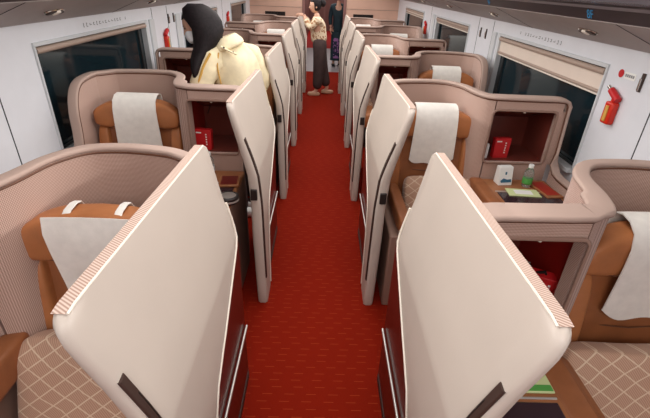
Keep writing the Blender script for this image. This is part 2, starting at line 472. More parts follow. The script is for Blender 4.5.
def shell_path(kind):
    """plan of the shell rim in type-A coordinates (seat next to the aisle)"""
    if kind == 'A':
        A = [(.475, 1.405, 1.25), (.55, 1.455, 1.25), (.65, 1.48, 1.25), (.76, 1.488, 1.25), (.87, 1.46, 1.25), (.945, 1.35, 1.25), (.975, 1.19, 1.25), (1.01, 1.09, 1.25), (1.06, 1.06, 1.25)]
        A = catmull(A, 5)
        B = [Vector(p) for p in ((1.15, 1.055, 1.25), (1.3, 1.052, 1.25), (1.42, 1.05, 1.25), (1.465, 1.05, 1.247), (1.488, 1.05, 1.238), (1.5, 1.045, 1.215))]
        Cc = [Vector(p) for p in ((1.5, 1.04, 1.17), (1.5, 1.032, 1.05), (1.5, 1.024, .92), (1.5, 1.005, .85), (1.5, .96, .81), (1.5, .9, .80), (1.5, .7, .80), (1.5, .45, .80))]
        return A, B, Cc
def fabric_wall(bm, path, zb, t, inner):
    """vertical wall under a path; inner = +1/-1 which side the seat is on"""
    rows = []
    n = len(path)
    for i, p in enumerate(path):
        d = path[min(i+1, n-1)]-path[max(i-1, 0)]; d.z = 0
        if d.length < 1e-3: d = Vector((0, -1, 0))
        nrm = Vector((d.y, -d.x, 0)).normalized()
        z0 = zb(p) if callable(zb) else zb
        a = p-nrm*t/2; b = p+nrm*t/2
        rows.append([(a.x, a.y, z0), (a.x, a.y, p.z-.004), (b.x, b.y, p.z-.004), (b.x, b.y, z0)])
    V = grid_skin(bm, rows, closed_u=True, cap=True)
    lay = bm.loops.layers.uv.verify(); arc = 0; U = {}
    for i, r in enumerate(V):
        if i: arc += (path[i].xy-path[i-1].xy).length
        for v in r: U[v] = arc
    for f in bm.faces:
        for l in f.loops:
            if l.vert in U: l[lay].uv = (U[l.vert], l.vert.co.z)

def pod_shell(root, wing):
    A, B, Cc = shell_path('A')
    zbot = .06
    start = []
    if wing:                                 # window-side wing of a window seat (drawn in mirrored coordinates)
        start = catmull([(.46, .45, .80), (.46, .90, .80), (.46, .985, .85), (.46, 1.015, .95), (.46, 1.03, 1.08), (.46, 1.07, 1.18), (.46, 1.14, 1.235), (.46, 1.25, 1.25), (.46, 1.35, 1.25)], 4)
    path1 = start + (A[4:] if wing else A)
    bm = nb(); fabric_wall(bm, path1, zbot, .040, 1)
    # bands above and below the niche opening, and the far stile
    hs = 1.18; lo = .84
    top = [p for p in path1[-1:]] + B[:4]
    bb = [Vector((p.x, p.y, 1.25)) for p in top]
    fabric_wall(bm, bb, hs, .040, 1)
    fabric_wall(bm, [Vector((p.x, p.y, lo+.004)) for p in top], zbot, .040, 1)
    endx = 1.5
    box(bm, 1.44, 1.5, 1.03, 1.07, lo, hs); 
    lay = bm.loops.layers.uv.verify(); bm.faces.ensure_lookup_table()
    for f in bm.faces[-6:]:
        for l in f.loops: l[lay].uv = (l.vert.co.x+l.vert.co.y, l.vert.co.z)
    sh = put('shell', bm, fabric, root, ang=60)
    if not wing:
        bm = nb(); fabric_wall(bm, Cc[3:], zbot, .036, 1); put('side_fabric', bm, fabric, sh, ang=60)
    # rim
    full = path1 + B + (Cc if not wing else [])
    n = len(full); rows = []
    prev = None
    cen = []
    for i, p in enumerate(full): cen.append(Vector(p))
    bm = nb()
    rows = []; side = Vector((1, 0, 0))
    for i, p in enumerate(cen):
        t = (cen[min(i+1, n-1)]-cen[max(i-1, 0)]).normalized()
        h = Vector((t.x, t.y, 0))
        if h.length > .25: side = Vector((t.y, -t.x, 0)).normalized()
        u = side.cross(t).normalized()
        inc = max(0, min(1, (p.x-.96)/.10)) if p.z > 1.2 else 0
        wd = .050+.044*inc
        rows.append([p+side*(a-.012*inc)+u*b for a, b in roundprof(wd, .020, .009)])
    grid_skin(bm, rows, closed_u=True, cap=True); put('rim', bm, rimm, sh, ang=70)
    bm = nb()
    rows = []; side = Vector((1, 0, 0))
    for i, p in enumerate(cen):
        t = (cen[min(i+1, n-1)]-cen[max(i-1, 0)]).normalized()
        h = Vector((t.x, t.y, 0))
        if h.length > .25: side = Vector((t.y, -t.x, 0)).normalized()
        u = side.cross(t).normalized()
        for_side = 1
        rows.append([p+side*(a+.020)+u*(b-.014) for a, b in circ(.0038, 6)])
    grid_skin(bm, rows, closed_u=True, cap=True); put('seam', bm, armd, sh)
    # niche lining (sloped top) behind the opening
    x0, x1, y0, y1 = 1.035, 1.46, 1.07, 1.42
    def pr(pts, m, nm, parent, xa, xb):
        bm = nb(); tri_prism(bm, pts, lambda p, q: Vector((xb if q else xa, p[0], p[1]))); return put(nm, bm, m, parent, smooth=False)
    # back + bottom + top as one folded sheet
    lining = pr([(y0, lo-.02), (y1, lo-.02), (y1, 1.07), (y0, 1.205), (y0, 1.185), (y1-.02, 1.045), (y1-.02, lo), (y0, lo)], niche, 'niche_lining', root, x0, x1)
    pr([(y0, lo-.02), (y1, lo-.02), (y1, 1.07), (y0, 1.195)], niche_lit, 'niche_cheek', lining, x0-.012, x0+.006)
    pr([(y0, lo-.02), (y1, lo-.02), (y1, 1.07), (y0, 1.195)], niche, 'niche_cheek', lining, x1-.006, x1+.012)
    bm = nb(); lathe(bm, [(0, -.008), (.008, -.008), (.009, 0), (.008, .003), (0, .003)], (1.24, 1.045, 1.172)); put('niche_lamp', bm, piping, lining)
    bm = nb(); tube(bm, [(1.08, 1.38, 1.0), (1.12, 1.36, 1.07), (1.2, 1.33, 1.115), (1.26, 1.33, 1.12)], .004, 6); put('cord', bm, slotm, lining)
    # trim of the opening
    a, b, z0, z1 = 1.045, 1.44, lo, hs; r = .03
    pts = []
    for cx, cz, s0 in ((b-r, z1-r, 0), (a+r, z1-r, 90), (a+r, z0+r, 180), (b-r, z0+r, 270)):
        for k in range(5):
            an = math.radians(s0+90*k/4); pts.append(Vector((cx+r*math.cos(an), 1.031, cz+r*math.sin(an))))
    bm = nb(); sweep(bm, pts, roundprof(.014, .010), up=Vector((0, 1, 0)), closed=True); put('opening_trim', bm, sidewall, sh)

def console(root, kd):
    e = 0 if kd == 'A' else .05
    # cabinet, armrest edges, tan table and dark inset lid
    c = boxo('console_body', (1.05+e, 1.475, .46, 1.025, 0.02, .70), sidewall, root, bevel=.012)
    boxo('kick_plate', (1.07+e, 1.46, .452, .462, .03, .12), blackp, c)
    boxo('front_door', (1.08+e, 1.45, .450, .462, .16, .62), maroon, c, bevel=.005)
    t = boxo('table_top', (1.045+e, 1.478, .44, 1.028, .70, .73), tablet, root, bevel=.01)
    boxo('table_lid', (1.09+e, 1.45, .56, .82, .722, .7345), tabled, t, bevel=.004)
    bm = nb(); sweep(bm, [Vector(p) for p in ((1.085+e, .835, .731), (1.455, .835, .731))], circ(.004, 6)); put('table_strip', bm, steel, t)
    # padded armrest between seat and table
    bm = nb(); superbox(bm, (1.035+e*.6, .78, .67), (.045+e*.5, .30, .065), .35)
    put('armrest', bm, leatherd, root)
    bm = nb(); lathe(bm, [(0, -.004), (.012, -.004), (.012, .003), (0, .003)], (1.035, .60, .735)); put('seat_button', bm, steel, root)

def lower_side(root):
    # maroon outer side below the aisle panel
    bm = nb()
    tri_prism(bm, [(.80, 0.0), (1.50, 0.0), (1.50, .84), (1.47, .885), (1.0, .885), (.80, .6)], lambda p, q: Vector((.338+.024*q, p[0], p[1])))
    sp = put('side_panel', bm, maroon, root, smooth=False, bevel=.006)
    bm = nb(); sweep(bm, [Vector((.328, y, .36+.002*0)) for y in (.84, 1.0, 1.2, 1.4, 1.485)], roundprof(.012, .012)); put('steel_rail', bm, steel, sp)
    bm = nb(); box(bm, .335, .340, .84, 1.49, 0, .04); put('kick_plate', bm, slotm, sp, smooth=False)
    bm = nb(); box(bm, .364, .47, 1.40, 1.46, 0.0, .98); put('rear_post', bm, hull, root, bevel=.01)

def seat_parts(root):
    xc = .745
    bm = nb(); superbox(bm, (xc, .82, .37), (.245, .30, .10), .3); put('seat_cushion', bm, leather, root)
    boxo('seat_base', (xc-.2, xc+.2, .62, 1.2, 0.0, .30), blackp, root, bevel=.02)
    bm = nb(); box(bm, .425, .49, .60, 1.24, 0, .53); put('base_panel', bm, sidewall, root, bevel=.012)
    def lean(p):
        y = p.y; return Vector((p.x*(1-.10*max(0, p.z)/.33), y+.02*math.cos(p.x*7)-.02+ .10*p.z/.33*0.5, p.z))
    bm = nb(); superbox(bm, (xc, 1.25, .70), (.262, .075, .34), .28, fn=lean); b = put('backrest', bm, leatherd, root)
    # side bolsters
    for q in (-1, 1):
        bm = nb(); superbox(bm, (xc+q*.235, 1.19, .66), (.038, .075, .30), .4, fn=lambda p: Vector((p.x, p.y+.08*p.z/.3*.5, p.z))); put('side_bolster', bm, leather, b)
    for zz in (.55, .72, .86):
        bm = nb(); tube(bm, [(xc-.15, 1.172+.15*(zz-.7), zz), (xc, 1.162+.15*(zz-.7), zz-.006), (xc+.15, 1.172+.15*(zz-.7), zz)], .003, 6)
        put('stitching', bm, armd, b)
    def wing(p):
        k = abs(p.x)/.255
        return Vector((p.x, p.y-.035*k**3, p.z*(1-.28*k**2.5)-.018*k**2))
    bm = nb(); superbox(bm, (xc, 1.225, 1.035), (.270, .062, .095), .42, nu=40, fn=wing); h = put('headrest', bm, leather, root)
    bm = nb(); tube(bm, [(xc-.23, 1.17, .965), (xc-.1, 1.158, .95), (xc+.1, 1.158, .95), (xc+.23, 1.17, .965)], .003, 6); put('stitching', bm, armd, h)
    # armrest on the far side of the seat
    bm = nb(); superbox(bm, (xc-.265 if False else .50, .85, .60), (.035, .27, .05), .35); put('armrest', bm, leatherd, root)

def cover_mesh(w=.135, drop=.30, skew=0, straps=False, curl=0):
    """antimacassar draped over the headrest"""
    xc = .745; rows = []
    prof = [(1.31, 1.00), (1.308, 1.06), (1.302, 1.12), (1.285, 1.148), (1.255, 1.158), (1.21, 1.152), (1.17, 1.125), (1.152, 1.07), (1.148, 1.0), (1.149, .95), (1.150, .90), (1.152, 1.136-drop-.03), (1.154, 1.136-drop-.07)]
    if straps: prof = prof[6:]
    n = 14
    for j, (y, z) in enumerate(prof):
        r = []
        for i in range(n+1):
            u = -1+2*i/n; k = max(0, (1.1-z))
            x = xc+w*u*(1+.10*min(1, k*3)) - skew*k*.6
            zz = z - .006*math.sin(u*5)*k*4 + (.03*curl*k*abs(u)**3)
            if j == len(prof)-1: zz += .04*abs(u)**4
            yy = y-.008*math.sin(u*4+j*.4)*k*2 - .035*(abs(u)*w/.255)**3
            r.append(Vector((x, yy, zz)))
        rows.append(r)
    bm = nb(); grid_skin(bm, rows)
    bmesh.ops.recalc_face_normals(bm, faces=bm.faces[:])
    bmesh.ops.solidify(bm, geom=bm.faces[:], thickness=.005)
    return bm

def pillow_mesh():
    def f(p):
        # pinched corners
        kx, kz = p.x/.235, p.z/.2
        t = 1-.75*max(0, (kx*kx*kz*kz))
        return Vector((p.x*(1+.05*abs(kz)**3), p.y*t+.008*math.sin(p.x*19+p.z*23), p.z*(1+.05*abs(kx)**3)))
    bm = nb(); superbox(bm, (0, 0, 0), (.225, .075, .19), .33, nu=48, nv=24, fn=f)
    return bm

ordn = ['nearest', 'second', 'third', 'fourth', 'fifth', 'sixth']
sidew = {1: 'right of the aisle', -1: 'left of the aisle'}
def kind_of(s, k): return ('W' if k % 2 == 0 else 'A') if s > 0 else ('A' if k % 2 == 0 else 'W')
protos = {}
def setT(s, kd, which):
    if which == 'panel': G.T = lambda v: Vector((s*v.x, v.y, v.z))
    elif which == 'seat' and kd == 'W': G.T = lambda v: Vector((s*(1.93-v.x), v.y, v.z))
    elif kd == 'A': G.T = lambda v: Vector((s*v.x, v.y, v.z))
    else: G.T = lambda v: Vector((s*(1.5-(v.x-.46)*1.176 if v.x < 1.0 else .845-(v.x-1.0)*.755), v.y, v.z))
def build_pod(s, kd):
    base = Vector((s*.98, 1.0, 0)); G.base = base
    root = empty('seat_pod', base, '', 'seat pod')
    setT(s, kd, 'panel'); aisle_panel(root); lower_side(root)
    setT(s, kd, 'shell'); pod_shell(root, kd == 'W'); console(root, kd)
    return root
def build_seat(s, kd):
    xc = .745 if kd == 'A' else 1.185
    base = Vector((s*xc, 1.0, 0)); G.base = base
    root = empty('train_seat', base, '', 'seat')
    setT(s, kd, 'seat'); seat_parts(root)
    return root
for s in (1, -1):
    for kd in 'AW':
        k0 = [k for k in range(ROWS) if kind_of(s, k) == kd]
        pod = build_pod(s, kd); seat = build_seat(s, kd)
        G.base = Vector((s*(.745 if kd == 'A' else 1.185), 1.2, 1.03)); setT(s, kd, 'seat')
        st = (s == -1 and kd == 'A')
        cov = put('headrest_cover', cover_mesh(), clothw, ang=70)
        cov.location = G.base
        G.T = lambda v: v; G.base = Vector()
        pil = put('pillow', pillow_mesh(), pillowm, ang=80)
        pil.location = (s*(.785 if kd == 'A' else 1.10), .925, .545); pil.rotation_euler = (math.radians(-24), 0, 0)
        for i, k in enumerate(k0):
            P = pod if i == 0 else copy_tree(pod); P.location.y = 1.0+PITCH*k
            Q = seat if i == 0 else copy_tree(seat); Q.location.y = 1.0+PITCH*k
            where = '%s row %s' % (ordn[k], sidew[s])
            pos = 'seat at aisle' if kd == 'A' else 'seat at window'
            tag(P, 'cream-panelled seat pod, %s, %s' % (where, pos), 'seat pod', 'seat pods along the aisle')
            tag(Q, 'tan leather %s seat, %s' % ('aisle-side' if kd == 'A' else 'window-side', where), 'seat', 'tan leather seats')
            if s == -1 and k == 0:
                G.base = Vector((s*.745, 1.2, 1.03)); setT(s, kd, 'shell')
                R_ = put('headrest_cover', cover_mesh(w=.15, drop=.30, skew=.25, straps=True, curl=1), clothw, ang=70)
                R_.location = (G.base.x, G.base.y, G.base.z)
                for q in (-.085, .085):
                    bm = nb(); sweep(bm, [Vector((.745+q, yy, zz)) for yy, zz in ((1.300, 1.05), (1.292, 1.10), (1.272, 1.130), (1.245, 1.136), (1.205, 1.131), (1.168, 1.108), (1.152, 1.07))], roundprof(.026, .004))
                    put('strap', bm, clothw, R_)
                tag(R_, 'white headrest cloth with two straps on the nearest seat left of the aisle', 'headrest cover', 'white headrest covers')
                if i == 0: covproto = cov
            else:
                R_ = copy_tree(cov)
                R_.location.y = 1.2+PITCH*k
                tag(R_, 'white cloth hanging over the headrest, %s' % where, 'headrest cover', 'white headrest covers')
            if k < 4:
                L_ = copy_tree(pil); L_.location.y = .985+PITCH*k
                tag(L_, 'beige diamond-quilted pillow on the seat, %s' % where, 'pillow', 'diamond-quilted pillows')
        bpy.data.objects.remove(cov); bpy.data.objects.remove(pil)
G.T = lambda v: v; G.base = Vector((0, 0, 0))

# ------------------------------------------------------------------ fittings on the walls
xs, xb = WX-.012, WX-.002
def wallpt(s, x): return s*x
# roller blinds
def blind(s, y0, y1, zb, label):
    zt = WTOP-.03
    root = empty('roller_blind', (s*(WX+.01), (y0+y1)/2, zt), label, 'blind', 'roller blinds at the windows')
    G.base = Vector(root.location)
    a, b = sorted((s*(WX+.006), s*(WX+.012)))
    if zt-zb > .05: boxo('blind_cloth', (a, b, y0, y1, zb, zt-.03), blindm, root)
    bm = nb(); tube(bm, [(s*(WX-.0), y0, zt-.015), (s*(WX-.0), y1, zt-.015)], .018, 12); put('roller_housing', bm, blindbar, root)
    bm = nb(); sweep(bm, [Vector((s*(WX+.006), y0, zb)), Vector((s*(WX+.006), y1, zb))], roundprof(.024, .02)); put('pull_bar', bm, blindbar, root)
    bm = nb(); sweep(bm, [Vector((s*(WX+.008), y0, zb-.018)), Vector((s*(WX+.008), y1, zb-.018))], roundprof(.012, .012)); put('bottom_lip', bm, piping, root)
    G.base = Vector()
for s, i, zb, lab in ((1, 0, 1.315, 'half-lowered beige roller blind over the nearest right-hand window'),
                      (1, 1, 1.40, 'nearly raised blind on the second right-hand window'),
                      (1, 2, 1.38, 'raised blind on the farthest right-hand window'),
                      (-1, 0, 1.435, 'fully raised blind above the large dark left-hand window'),
                      (-1, 1, 1.43, 'raised blind on the left window behind the stooping woman'),
                      (-1, 2, 1.43, 'raised blind on the farthest left-hand window')):
    a, b = wins[s][i]; blind(s, a+.018, b-.052, zb, lab)
# emergency hammers
def hammer(s, y, z, lab, tilt=.0, sc=1):
    root = empty('emergency_hammer', (s*WX, y, z), lab, 'hammer', 'red emergency hammers')
    def P(o): o.rotation_euler = (tilt, 0, 0); return o
    bm = nb(); box(bm, -.04, 0, -.035, .035, -.09, .03); P(put('holder', bm, redp, root, bevel=.01))
    bm = nb(); box(bm, -.046, -.038, -.012, .012, -.075, .01); P(put('holder_label', bm, goldline, root, bevel=.002))
    bm = nb(); tube(bm, [(-.022, 0, -.06), (-.022, 0, .06)], .012); P(put('handle', bm, redp, root))
    bm = nb(); tube(bm, [(-.022, -.035, .045), (-.022, .045, .085)], .019, 12); P(put('hammer_head', bm, redb, root))
    bm = nb(); tube(bm, [(-.022, .044, .085), (-.022, .075, .10)], .010, 10); P(put('hammer_tip', bm, chrome, root))
    for c in root.children:
        if s < 0:
            for v in c.data.vertices: v.co.x *= -1
            c.data.flip_normals()
    return root
hammer(1, 2.28, 1.27, 'red emergency hammer in its holder on the right white wall')
hammer(-1, 4.56, 1.26, 'small red emergency hammer on the left wall before the woman')
hammer(1, 7.12, 1.25, 'tiny red emergency hammer on the right wall past the second window')
hammer(-1, 7.6, 1.25, 'tiny red emergency hammer on the left wall past the second window')
# coat hooks (long oval plates)
hk = None
def hook(s, y, z, lab):
    G.base = Vector((s*WX, y, z))
    root = empty('coat_hook', G.base, lab, 'hook', 'coat hooks on the walls')
    bm = nb(); sweep(bm, [Vector((s*(WX-.004), y, z-.045)), Vector((s*(WX-.004), y, z+.045))], roundprof(.022, .010), prev=Vector((0, 1, 0))); put('plate', bm, slotm, root)
    bm = nb(); sweep(bm, [Vector((s*(WX-.012), y, z-.038)), Vector((s*(WX-.014), y, z+.02))], roundprof(.012, .008), prev=Vector((0, 1, 0))); put('flap', bm, chrome, root)
    G.base = Vector()
hook(1, 2.15, 1.43, 'grey oval coat hook beside the nearest red hammer')
hook(1, 4.46, 1.43, 'right-wall coat hook nearer to the half-lowered blind')
hook(1, 4.62, 1.43, 'right-wall coat hook nearer to the second window')
hook(-1, 4.74, 1.44, 'left-wall coat hook just past the small red hammer')
hook(-1, 4.90, 1.44, 'left-wall coat hook nearest the stooping woman')
hook(-1, 1.98, 1.30, 'dark coat hook at the left edge of the picture')
# round sticker and label above the hammer
bm = nb(); sweep(bm, [Vector((WX-.003, 2.325, 1.445)), Vector((WX-.001, 2.325, 1.445))], circ(.021, 20), up=Vector((0, 0, 1)))
o = tag(put('round_sticker', bm, redb), 'red round sticker above the nearest red hammer', 'sticker')
bm = nb(); box(bm, WX-.003, WX-.001, 2.205, 2.295, 1.425, 1.46)
lb = put('wall_label', bm, whitep, bevel=.001); tag(lb, 'small white label beside the red round sticker', 'label')
bm = nb()
for i in range(5): box(bm, WX-.0045, WX-.003, 2.215+i*.015, 2.225+i*.015, 1.436, 1.450)
put('print', bm, greytxt, lb, smooth=False)
# faint notices above the windows (too small to read in the photograph)
def notice(s, y0, lab, z=1.515):
    bm = nb(); y = y0
    rnd = random.Random(3)
    for i in range(15):
        wd = rnd.choice((.012, .018, .024)); h = rnd.choice((.012, .02, .026))
        if rnd.random() < .8:
            a, b = sorted((s*(WX-.0015), s*WX)); box(bm, a, b, y, y+.005, z-h/2, z+h/2); box(bm, a, b, y, y+wd, z-h/2, z-h/2+.004)
            if h > .018: box(bm, a, b, y, y+wd*.8, z+h/4, z+h/4+.004)
        y += wd+.028
    tag(put('window_notice', bm, greytxt, smooth=False), lab, 'notice', 'faint printed notices above the windows')
notice(1, 3.02, 'faint grey lettering above the half-lowered blind')
notice(-1, 3.05, 'faint grey lettering above the large left window')
# reading lamps in the service panels
def reading(s, y, lab):
    x = 1.44; z = 1.572+(1.60-x)*(1.704-1.572)/.31
    root = empty('reading_lamp', (s*x, y, z-.002), lab, 'lamp', 'oval reading lamps under the racks')
    ang = s*math.atan2(1.704-1.572, .31)
    def oval(rx, ry, z0, z1, m, nm, dx=0, dy=0, par=root):
        bm = nb(); rows = []
        for (k, zz) in ((.0, z0), (.9, z0), (1, (z0+z1)/2), (.97, z1), (0, z1)):
            rows.append([(dx+rx*k*math.cos(2*PI*i/20), dy+ry*k*math.sin(2*PI*i/20), zz) for i in range(20)])
        grid_skin(bm, rows, closed_u=True); bmesh.ops.remove_doubles(bm, verts=bm.verts[:], dist=1e-5)
        return put(nm, bm, m, par)
    oval(.036, .085, -.006, .004, chrome, 'bezel'); oval(.026, .040, -.010, -.004, slotm, 'lens', 0, -.035)
    oval(.024, .026, -.014, -.004, piping, 'bulb', 0, .012); oval(.018, .018, -.012, -.004, slotm, 'switch', 0, .055)
    root.rotation_euler = (0, ang, 0)
for k in range(5):
    for s in (1, -1):
        reading(s, 2.45+1.43*k, '%s oval reading lamp along the %s-hand rack' % (ordn[k], 'right' if s > 0 else 'left'))
# seat numbers
def number(txt, y, lab):
    cu = bpy.data.curves.new('t', 'FONT'); cu.body = txt; cu.size = .058; cu.extrude = .0006; cu.align_x = 'CENTER'; cu.align_y = 'CENTER'
    t = bpy.data.objects.new('t', cu); COL.objects.link(t)
    bpy.context.view_layer.update()
    me = bpy.data.meshes.new_from_object(t.evaluated_get(bpy.context.evaluated_depsgraph_get()))
    bpy.data.objects.remove(t)
    me.materials.clear(); me.materials.append(cyan)
    o = bpy.data.objects.new('seat_number', me); COL.objects.link(o)
    nrm = Vector((-.054, 0, -.024)).normalized()         # faces down and to the aisle
    xa = Vector((0, -1, 0)); ya = nrm.cross(xa)
    if ya.x > 0: pass
    o.matrix_world = Matrix.Translation(Vector((1.280, y, 1.730))+nrm*.0015) @ Matrix((xa, ya, nrm)).transposed().to_4x4()
    tag(o, lab, 'seat number', 'blue seat numbers on the rack edge')
number('8F', 2.20, 'blue lettering 8F on the dark band under the right rack')
number('9F', 3.60, 'small blue seat lettering farther along the right rack band')

# ------------------------------------------------------------------ things on the consoles
TZ = .7305
def carton(loc, rz, lab):
    root = empty('snack_box', loc, lab, 'box'); root.rotation_euler = (0, 0, rz)
    bm = nb(); vs = box(bm, -.045, .045, -.035, .035, 0, .115)
    for v in vs:
        if v.co.z > .1: v.co.y *= .55; v.co.y += .01
    put('carton', bm, whitep, root, bevel=.003, raw=True)
    bm = nb(); tri_prism(bm, [(-.035, .03), (-.015, .045), (.01, .037), (.035, .04), (.038, .02), (-.03, .018)], lambda p, q: Vector((p[0], -.0355-.001*q+(p[1]/.115)*.0245, p[1]))); put('blue_print', bm, bluep, root, raw=True, smooth=False)
    bm = nb(); box(bm, -.006, .004, -.02, -.0175, .062, .085); put('mark', bm, bluep, root, raw=True, smooth=False)
    return root
def bottle(loc, lab, lc=greenp, sc=1):
    root = empty('water_bottle', loc, lab, 'bottle')
    bm = nb(); lathe(bm, [(0, 0), (.026, 0), (.029, .01), (.029, .055), (.027, .062), (.029, .07), (.029, .09), (.024, .108), (.013, .122), (.012, .132), (0, .132)], n=20); put('bottle_body', bm, bottlem, root, raw=True)
    bm = nb(); lathe(bm, [(.0293, .022), (.0303, .023), (.0303, .058), (.0293, .06)], n=20); put('bottle_label', bm, lc, root, raw=True)
    bm = nb(); lathe(bm, [(0, .128), (.0155, .128), (.0155, .146), (.013, .149), (0, .149)], n=16); put('cap', bm, whitep, root, raw=True)
    root.scale = (sc, sc, sc)
    return root
def slab(name, loc, size, rz, m, lab, cat, inner=None, im=None, band=None):
    root = empty(name, loc, lab, cat); root.rotation_euler = (0, 0, rz)
    a, b, h = size
    boxo('sheet' if h < .012 else 'body', (-a/2, a/2, -b/2, b/2, 0, h), m, root, bevel=min(.004, h*.3))
    if inner: boxo('printed_panel', (-a/2*inner, a/2*inner, -b/2*inner, b/2*inner, h, h+.0015), im, root)
    if band: boxo('printed_band', (-a/2+.004, a/2-.004, -b/2+.004, -b/2+.026, h, h+.0012), band, root)
    return root
carton((1.175, 2.42, TZ), .12, 'white snack box with blue print on the right window-side table')
bottle((1.312, 2.385, TZ), 'clear water bottle with green label beside the white snack box')
lf = slab('folded_leaflet', (1.245, 2.27, TZ+.004), (.19, .10, .006), -.08, greenlt, 'pale green printed leaflet in front of the water bottle', 'leaflet', .55, whitep)
slab('serving_tray', (1.405, 2.33, TZ), (.105, .235, .012), .13, tablet, 'red-topped tray by the window beside the water bottle', 'tray', .78, reddk)
def gift_bag(loc, rz, lab, sc=1, name='paper_bag', col=redb, tilt=0):
    root = empty(name, loc, lab, 'bag'); root.rotation_euler = (tilt, 0, rz); root.scale = (sc,)*3
    bm = nb(); vs = box(bm, -.058, .058, -.02, .02, 0, .14)
    for v in vs:
        if v.co.z < .01: v.co.x *= .92
    put('bag_body', bm, col, root, bevel=.003, raw=True)
    bm = nb()
    for i in range(5): box(bm, .018, .026, -.0215, -.02, .035+i*.017, .044+i*.017)
    box(bm, -.045, -.01, -.0215, -.02, .115, .123); put('print', bm, whitep, root, raw=True, smooth=False)
    return root
gift_bag((1.19, 2.60, .8405), .1, 'red paper bag with white print inside the right window-side niche', .95)
bm = nb(); lathe(bm, [(0, 0), (.014, 0), (.015, .08), (.012, .095), (0, .097)], (0, 0, 0), 14)
G.base = Vector(); o = put('small_tube', bm, whitep, raw=True); o.location = (1.093, 2.585, .8405); tag(o, 'white tube standing beside the red bag in the right niche', 'tube')
gift_bag((-.752, 2.58, .8405), -.1, 'dark red paper bag in the niche left of the aisle, second row', .95, col=redb)
bottle((-.69, 2.42, TZ), 'water bottle half hidden behind the nearest left cream panel', maskm, 1.0)
slab('serving_tray', (-.545, 2.30, TZ+.004), (.12, .15, .014), .1, tablet, 'dark red tray on the left console table in the second row', 'tray', .8, mat('tray_maroon', (110, 34, 30), .3))
bm = nb(); lathe(bm, [(0, 0), (.055, 0), (.058, .006), (.058, .035), (.052, .04), (.046, .041), (.044, .034), (0, .034)], n=24)
tn = empty('round_tin', (-.50, 2.05, TZ+.004), 'round tin with patterned lid in front of the dark red tray', 'tin')
put('tin_body', bm, blackp, tn, raw=True)
bm = nb(); lathe(bm, [(0, .034), (.043, .034), (.043, .037), (0, .037)], n=24); put('lid', bm, tinm, tn, raw=True)
bm = nb(); lathe(bm, [(.056, .010), (.0595, .012), (.0595, .02), (.056, .022)], n=24); put('band', bm, tinm, tn, raw=True)
# nearest right console: green-edged card, handbag in the niche
slab('printed_card', (.655, .925, TZ+.0015), (.18, .15, .008), 0.0, greenlt, 'cream card with green border on the nearest right console table', 'card', band=greenp)
hb = gift_bag((.80, 1.17, .8405), -.5, 'glossy red bag in the niche under the nearest right ledge', .95, name='red_bag', tilt=.25)
bb = empty('black_handbag', (.69, 1.20, .8405), 'black handbag with silver zip beside the glossy red bag', 'bag')
bm = nb(); superbox(bm, (0, 0, .07), (.075, .04, .07), .4); put('bag_body', bm, blackp, bb, raw=True)
bm = nb(); tube(bm, [(-.06, -.01, .142), (0, -.012, .146), (.06, -.01, .142)], .003, 6); put('zip', bm, steel, bb, raw=True)
bm = nb(); tube(bm, [(.05, -.03, .11), (.09, -.06, .14), (.12, -.05, .09), (.11, -.06, .02)], .006, 8); put('strap', bm, blackp, bb, raw=True)
# pale objects lying on the ledges of the farther rows are part of the headrest covers already

# ------------------------------------------------------------------ people
def skin(name, joints, bones, m, parent=None, sub=2, root=0):
    """joints: {key:(x,y,z,rx[,ry])}; bones: [(a,b)]"""
    keys = list(joints); idx = {k: i for i, k in enumerate(keys)}
    me = bpy.data.meshes.new(name)
    me.from_pydata([joints[k][:3] for k in keys], [(idx[a], idx[b]) for a, b in bones], [])
    o = bpy.data.objects.new(name, me); COL.objects.link(o)
    sk = o.modifiers.new('skin', 'SKIN'); sk.use_smooth_shade = True
    lay = me.skin_vertices[0] if me.skin_vertices else None
    if lay is None:
        bpy.context.view_layer.update(); lay = me.skin_vertices[0]
    for k in keys:
        j = joints[k]; lay.data[idx[k]].radius = (j[3], j[4] if len(j) > 4 else j[3])
    lay.data[root].use_root = True
    o.modifiers.new('sub', 'SUBSURF').levels = sub; o.modifiers['sub'].render_levels = sub
    bpy.context.view_layer.update()
    dg = bpy.context.evaluated_depsgraph_get()
    m2 = bpy.data.meshes.new_from_object(o.evaluated_get(dg))
    bpy.data.objects.remove(o)
    m2.name = name; m2.materials.clear(); m2.materials.append(m)
    m2.polygons.foreach_set('use_smooth', [True]*len(m2.polygons))
    o = bpy.data.objects.new(name, m2); COL.objects.link(o)
    if parent: o.parent = parent
    return o
def loft(bm, secs, n=20):
    """secs: (centre, rx vector, ry vector)"""
    rows = []
    for c, a, b in secs:
        c, a, b = Vector(c), Vector(a), Vector(b)
        rows.append([c+a*math.cos(2*PI*i/n)+b*math.sin(2*PI*i/n) for i in range(n)])
    grid_skin(bm, rows, closed_u=True, cap=True)
def head_mesh(bm, M):
    """face looks along local -Y... returned through matrix M"""
    rows = []; nu, nv = 24, 18
    for j in range(nv+1):
        ph = -PI/2+PI*j/nv; r = []
        for i in range(nu):
            th = 2*PI*i/nu
            x = .074*math.cos(ph)*math.cos(th); y = .092*math.cos(ph)*math.sin(th); z = .112*math.sin(ph)
            if z < 0: x *= 1+z*2.6; y = y*(1+z*1.3)-.012*(-z/.11)
            if y < -.06:
                if -.03 < z < .018 and abs(x) < .022: y -= .020*(1-abs(x)/.022)*(1 if z < 0 else .4)
                if -.056 < z < -.044 and abs(x) < .03: y -= .006
                if .008 < z < .030 and .015 < abs(x) < .05: y += .008
            r.append(M @ Vector((x, y, z)))
        rows.append(r)
    V = grid_skin(bm, rows, closed_u=True)
    bmesh.ops.remove_doubles(bm, verts=bm.verts[:], dist=1e-5)
    for q in (-1, 1):
        ear = nb()
    return V
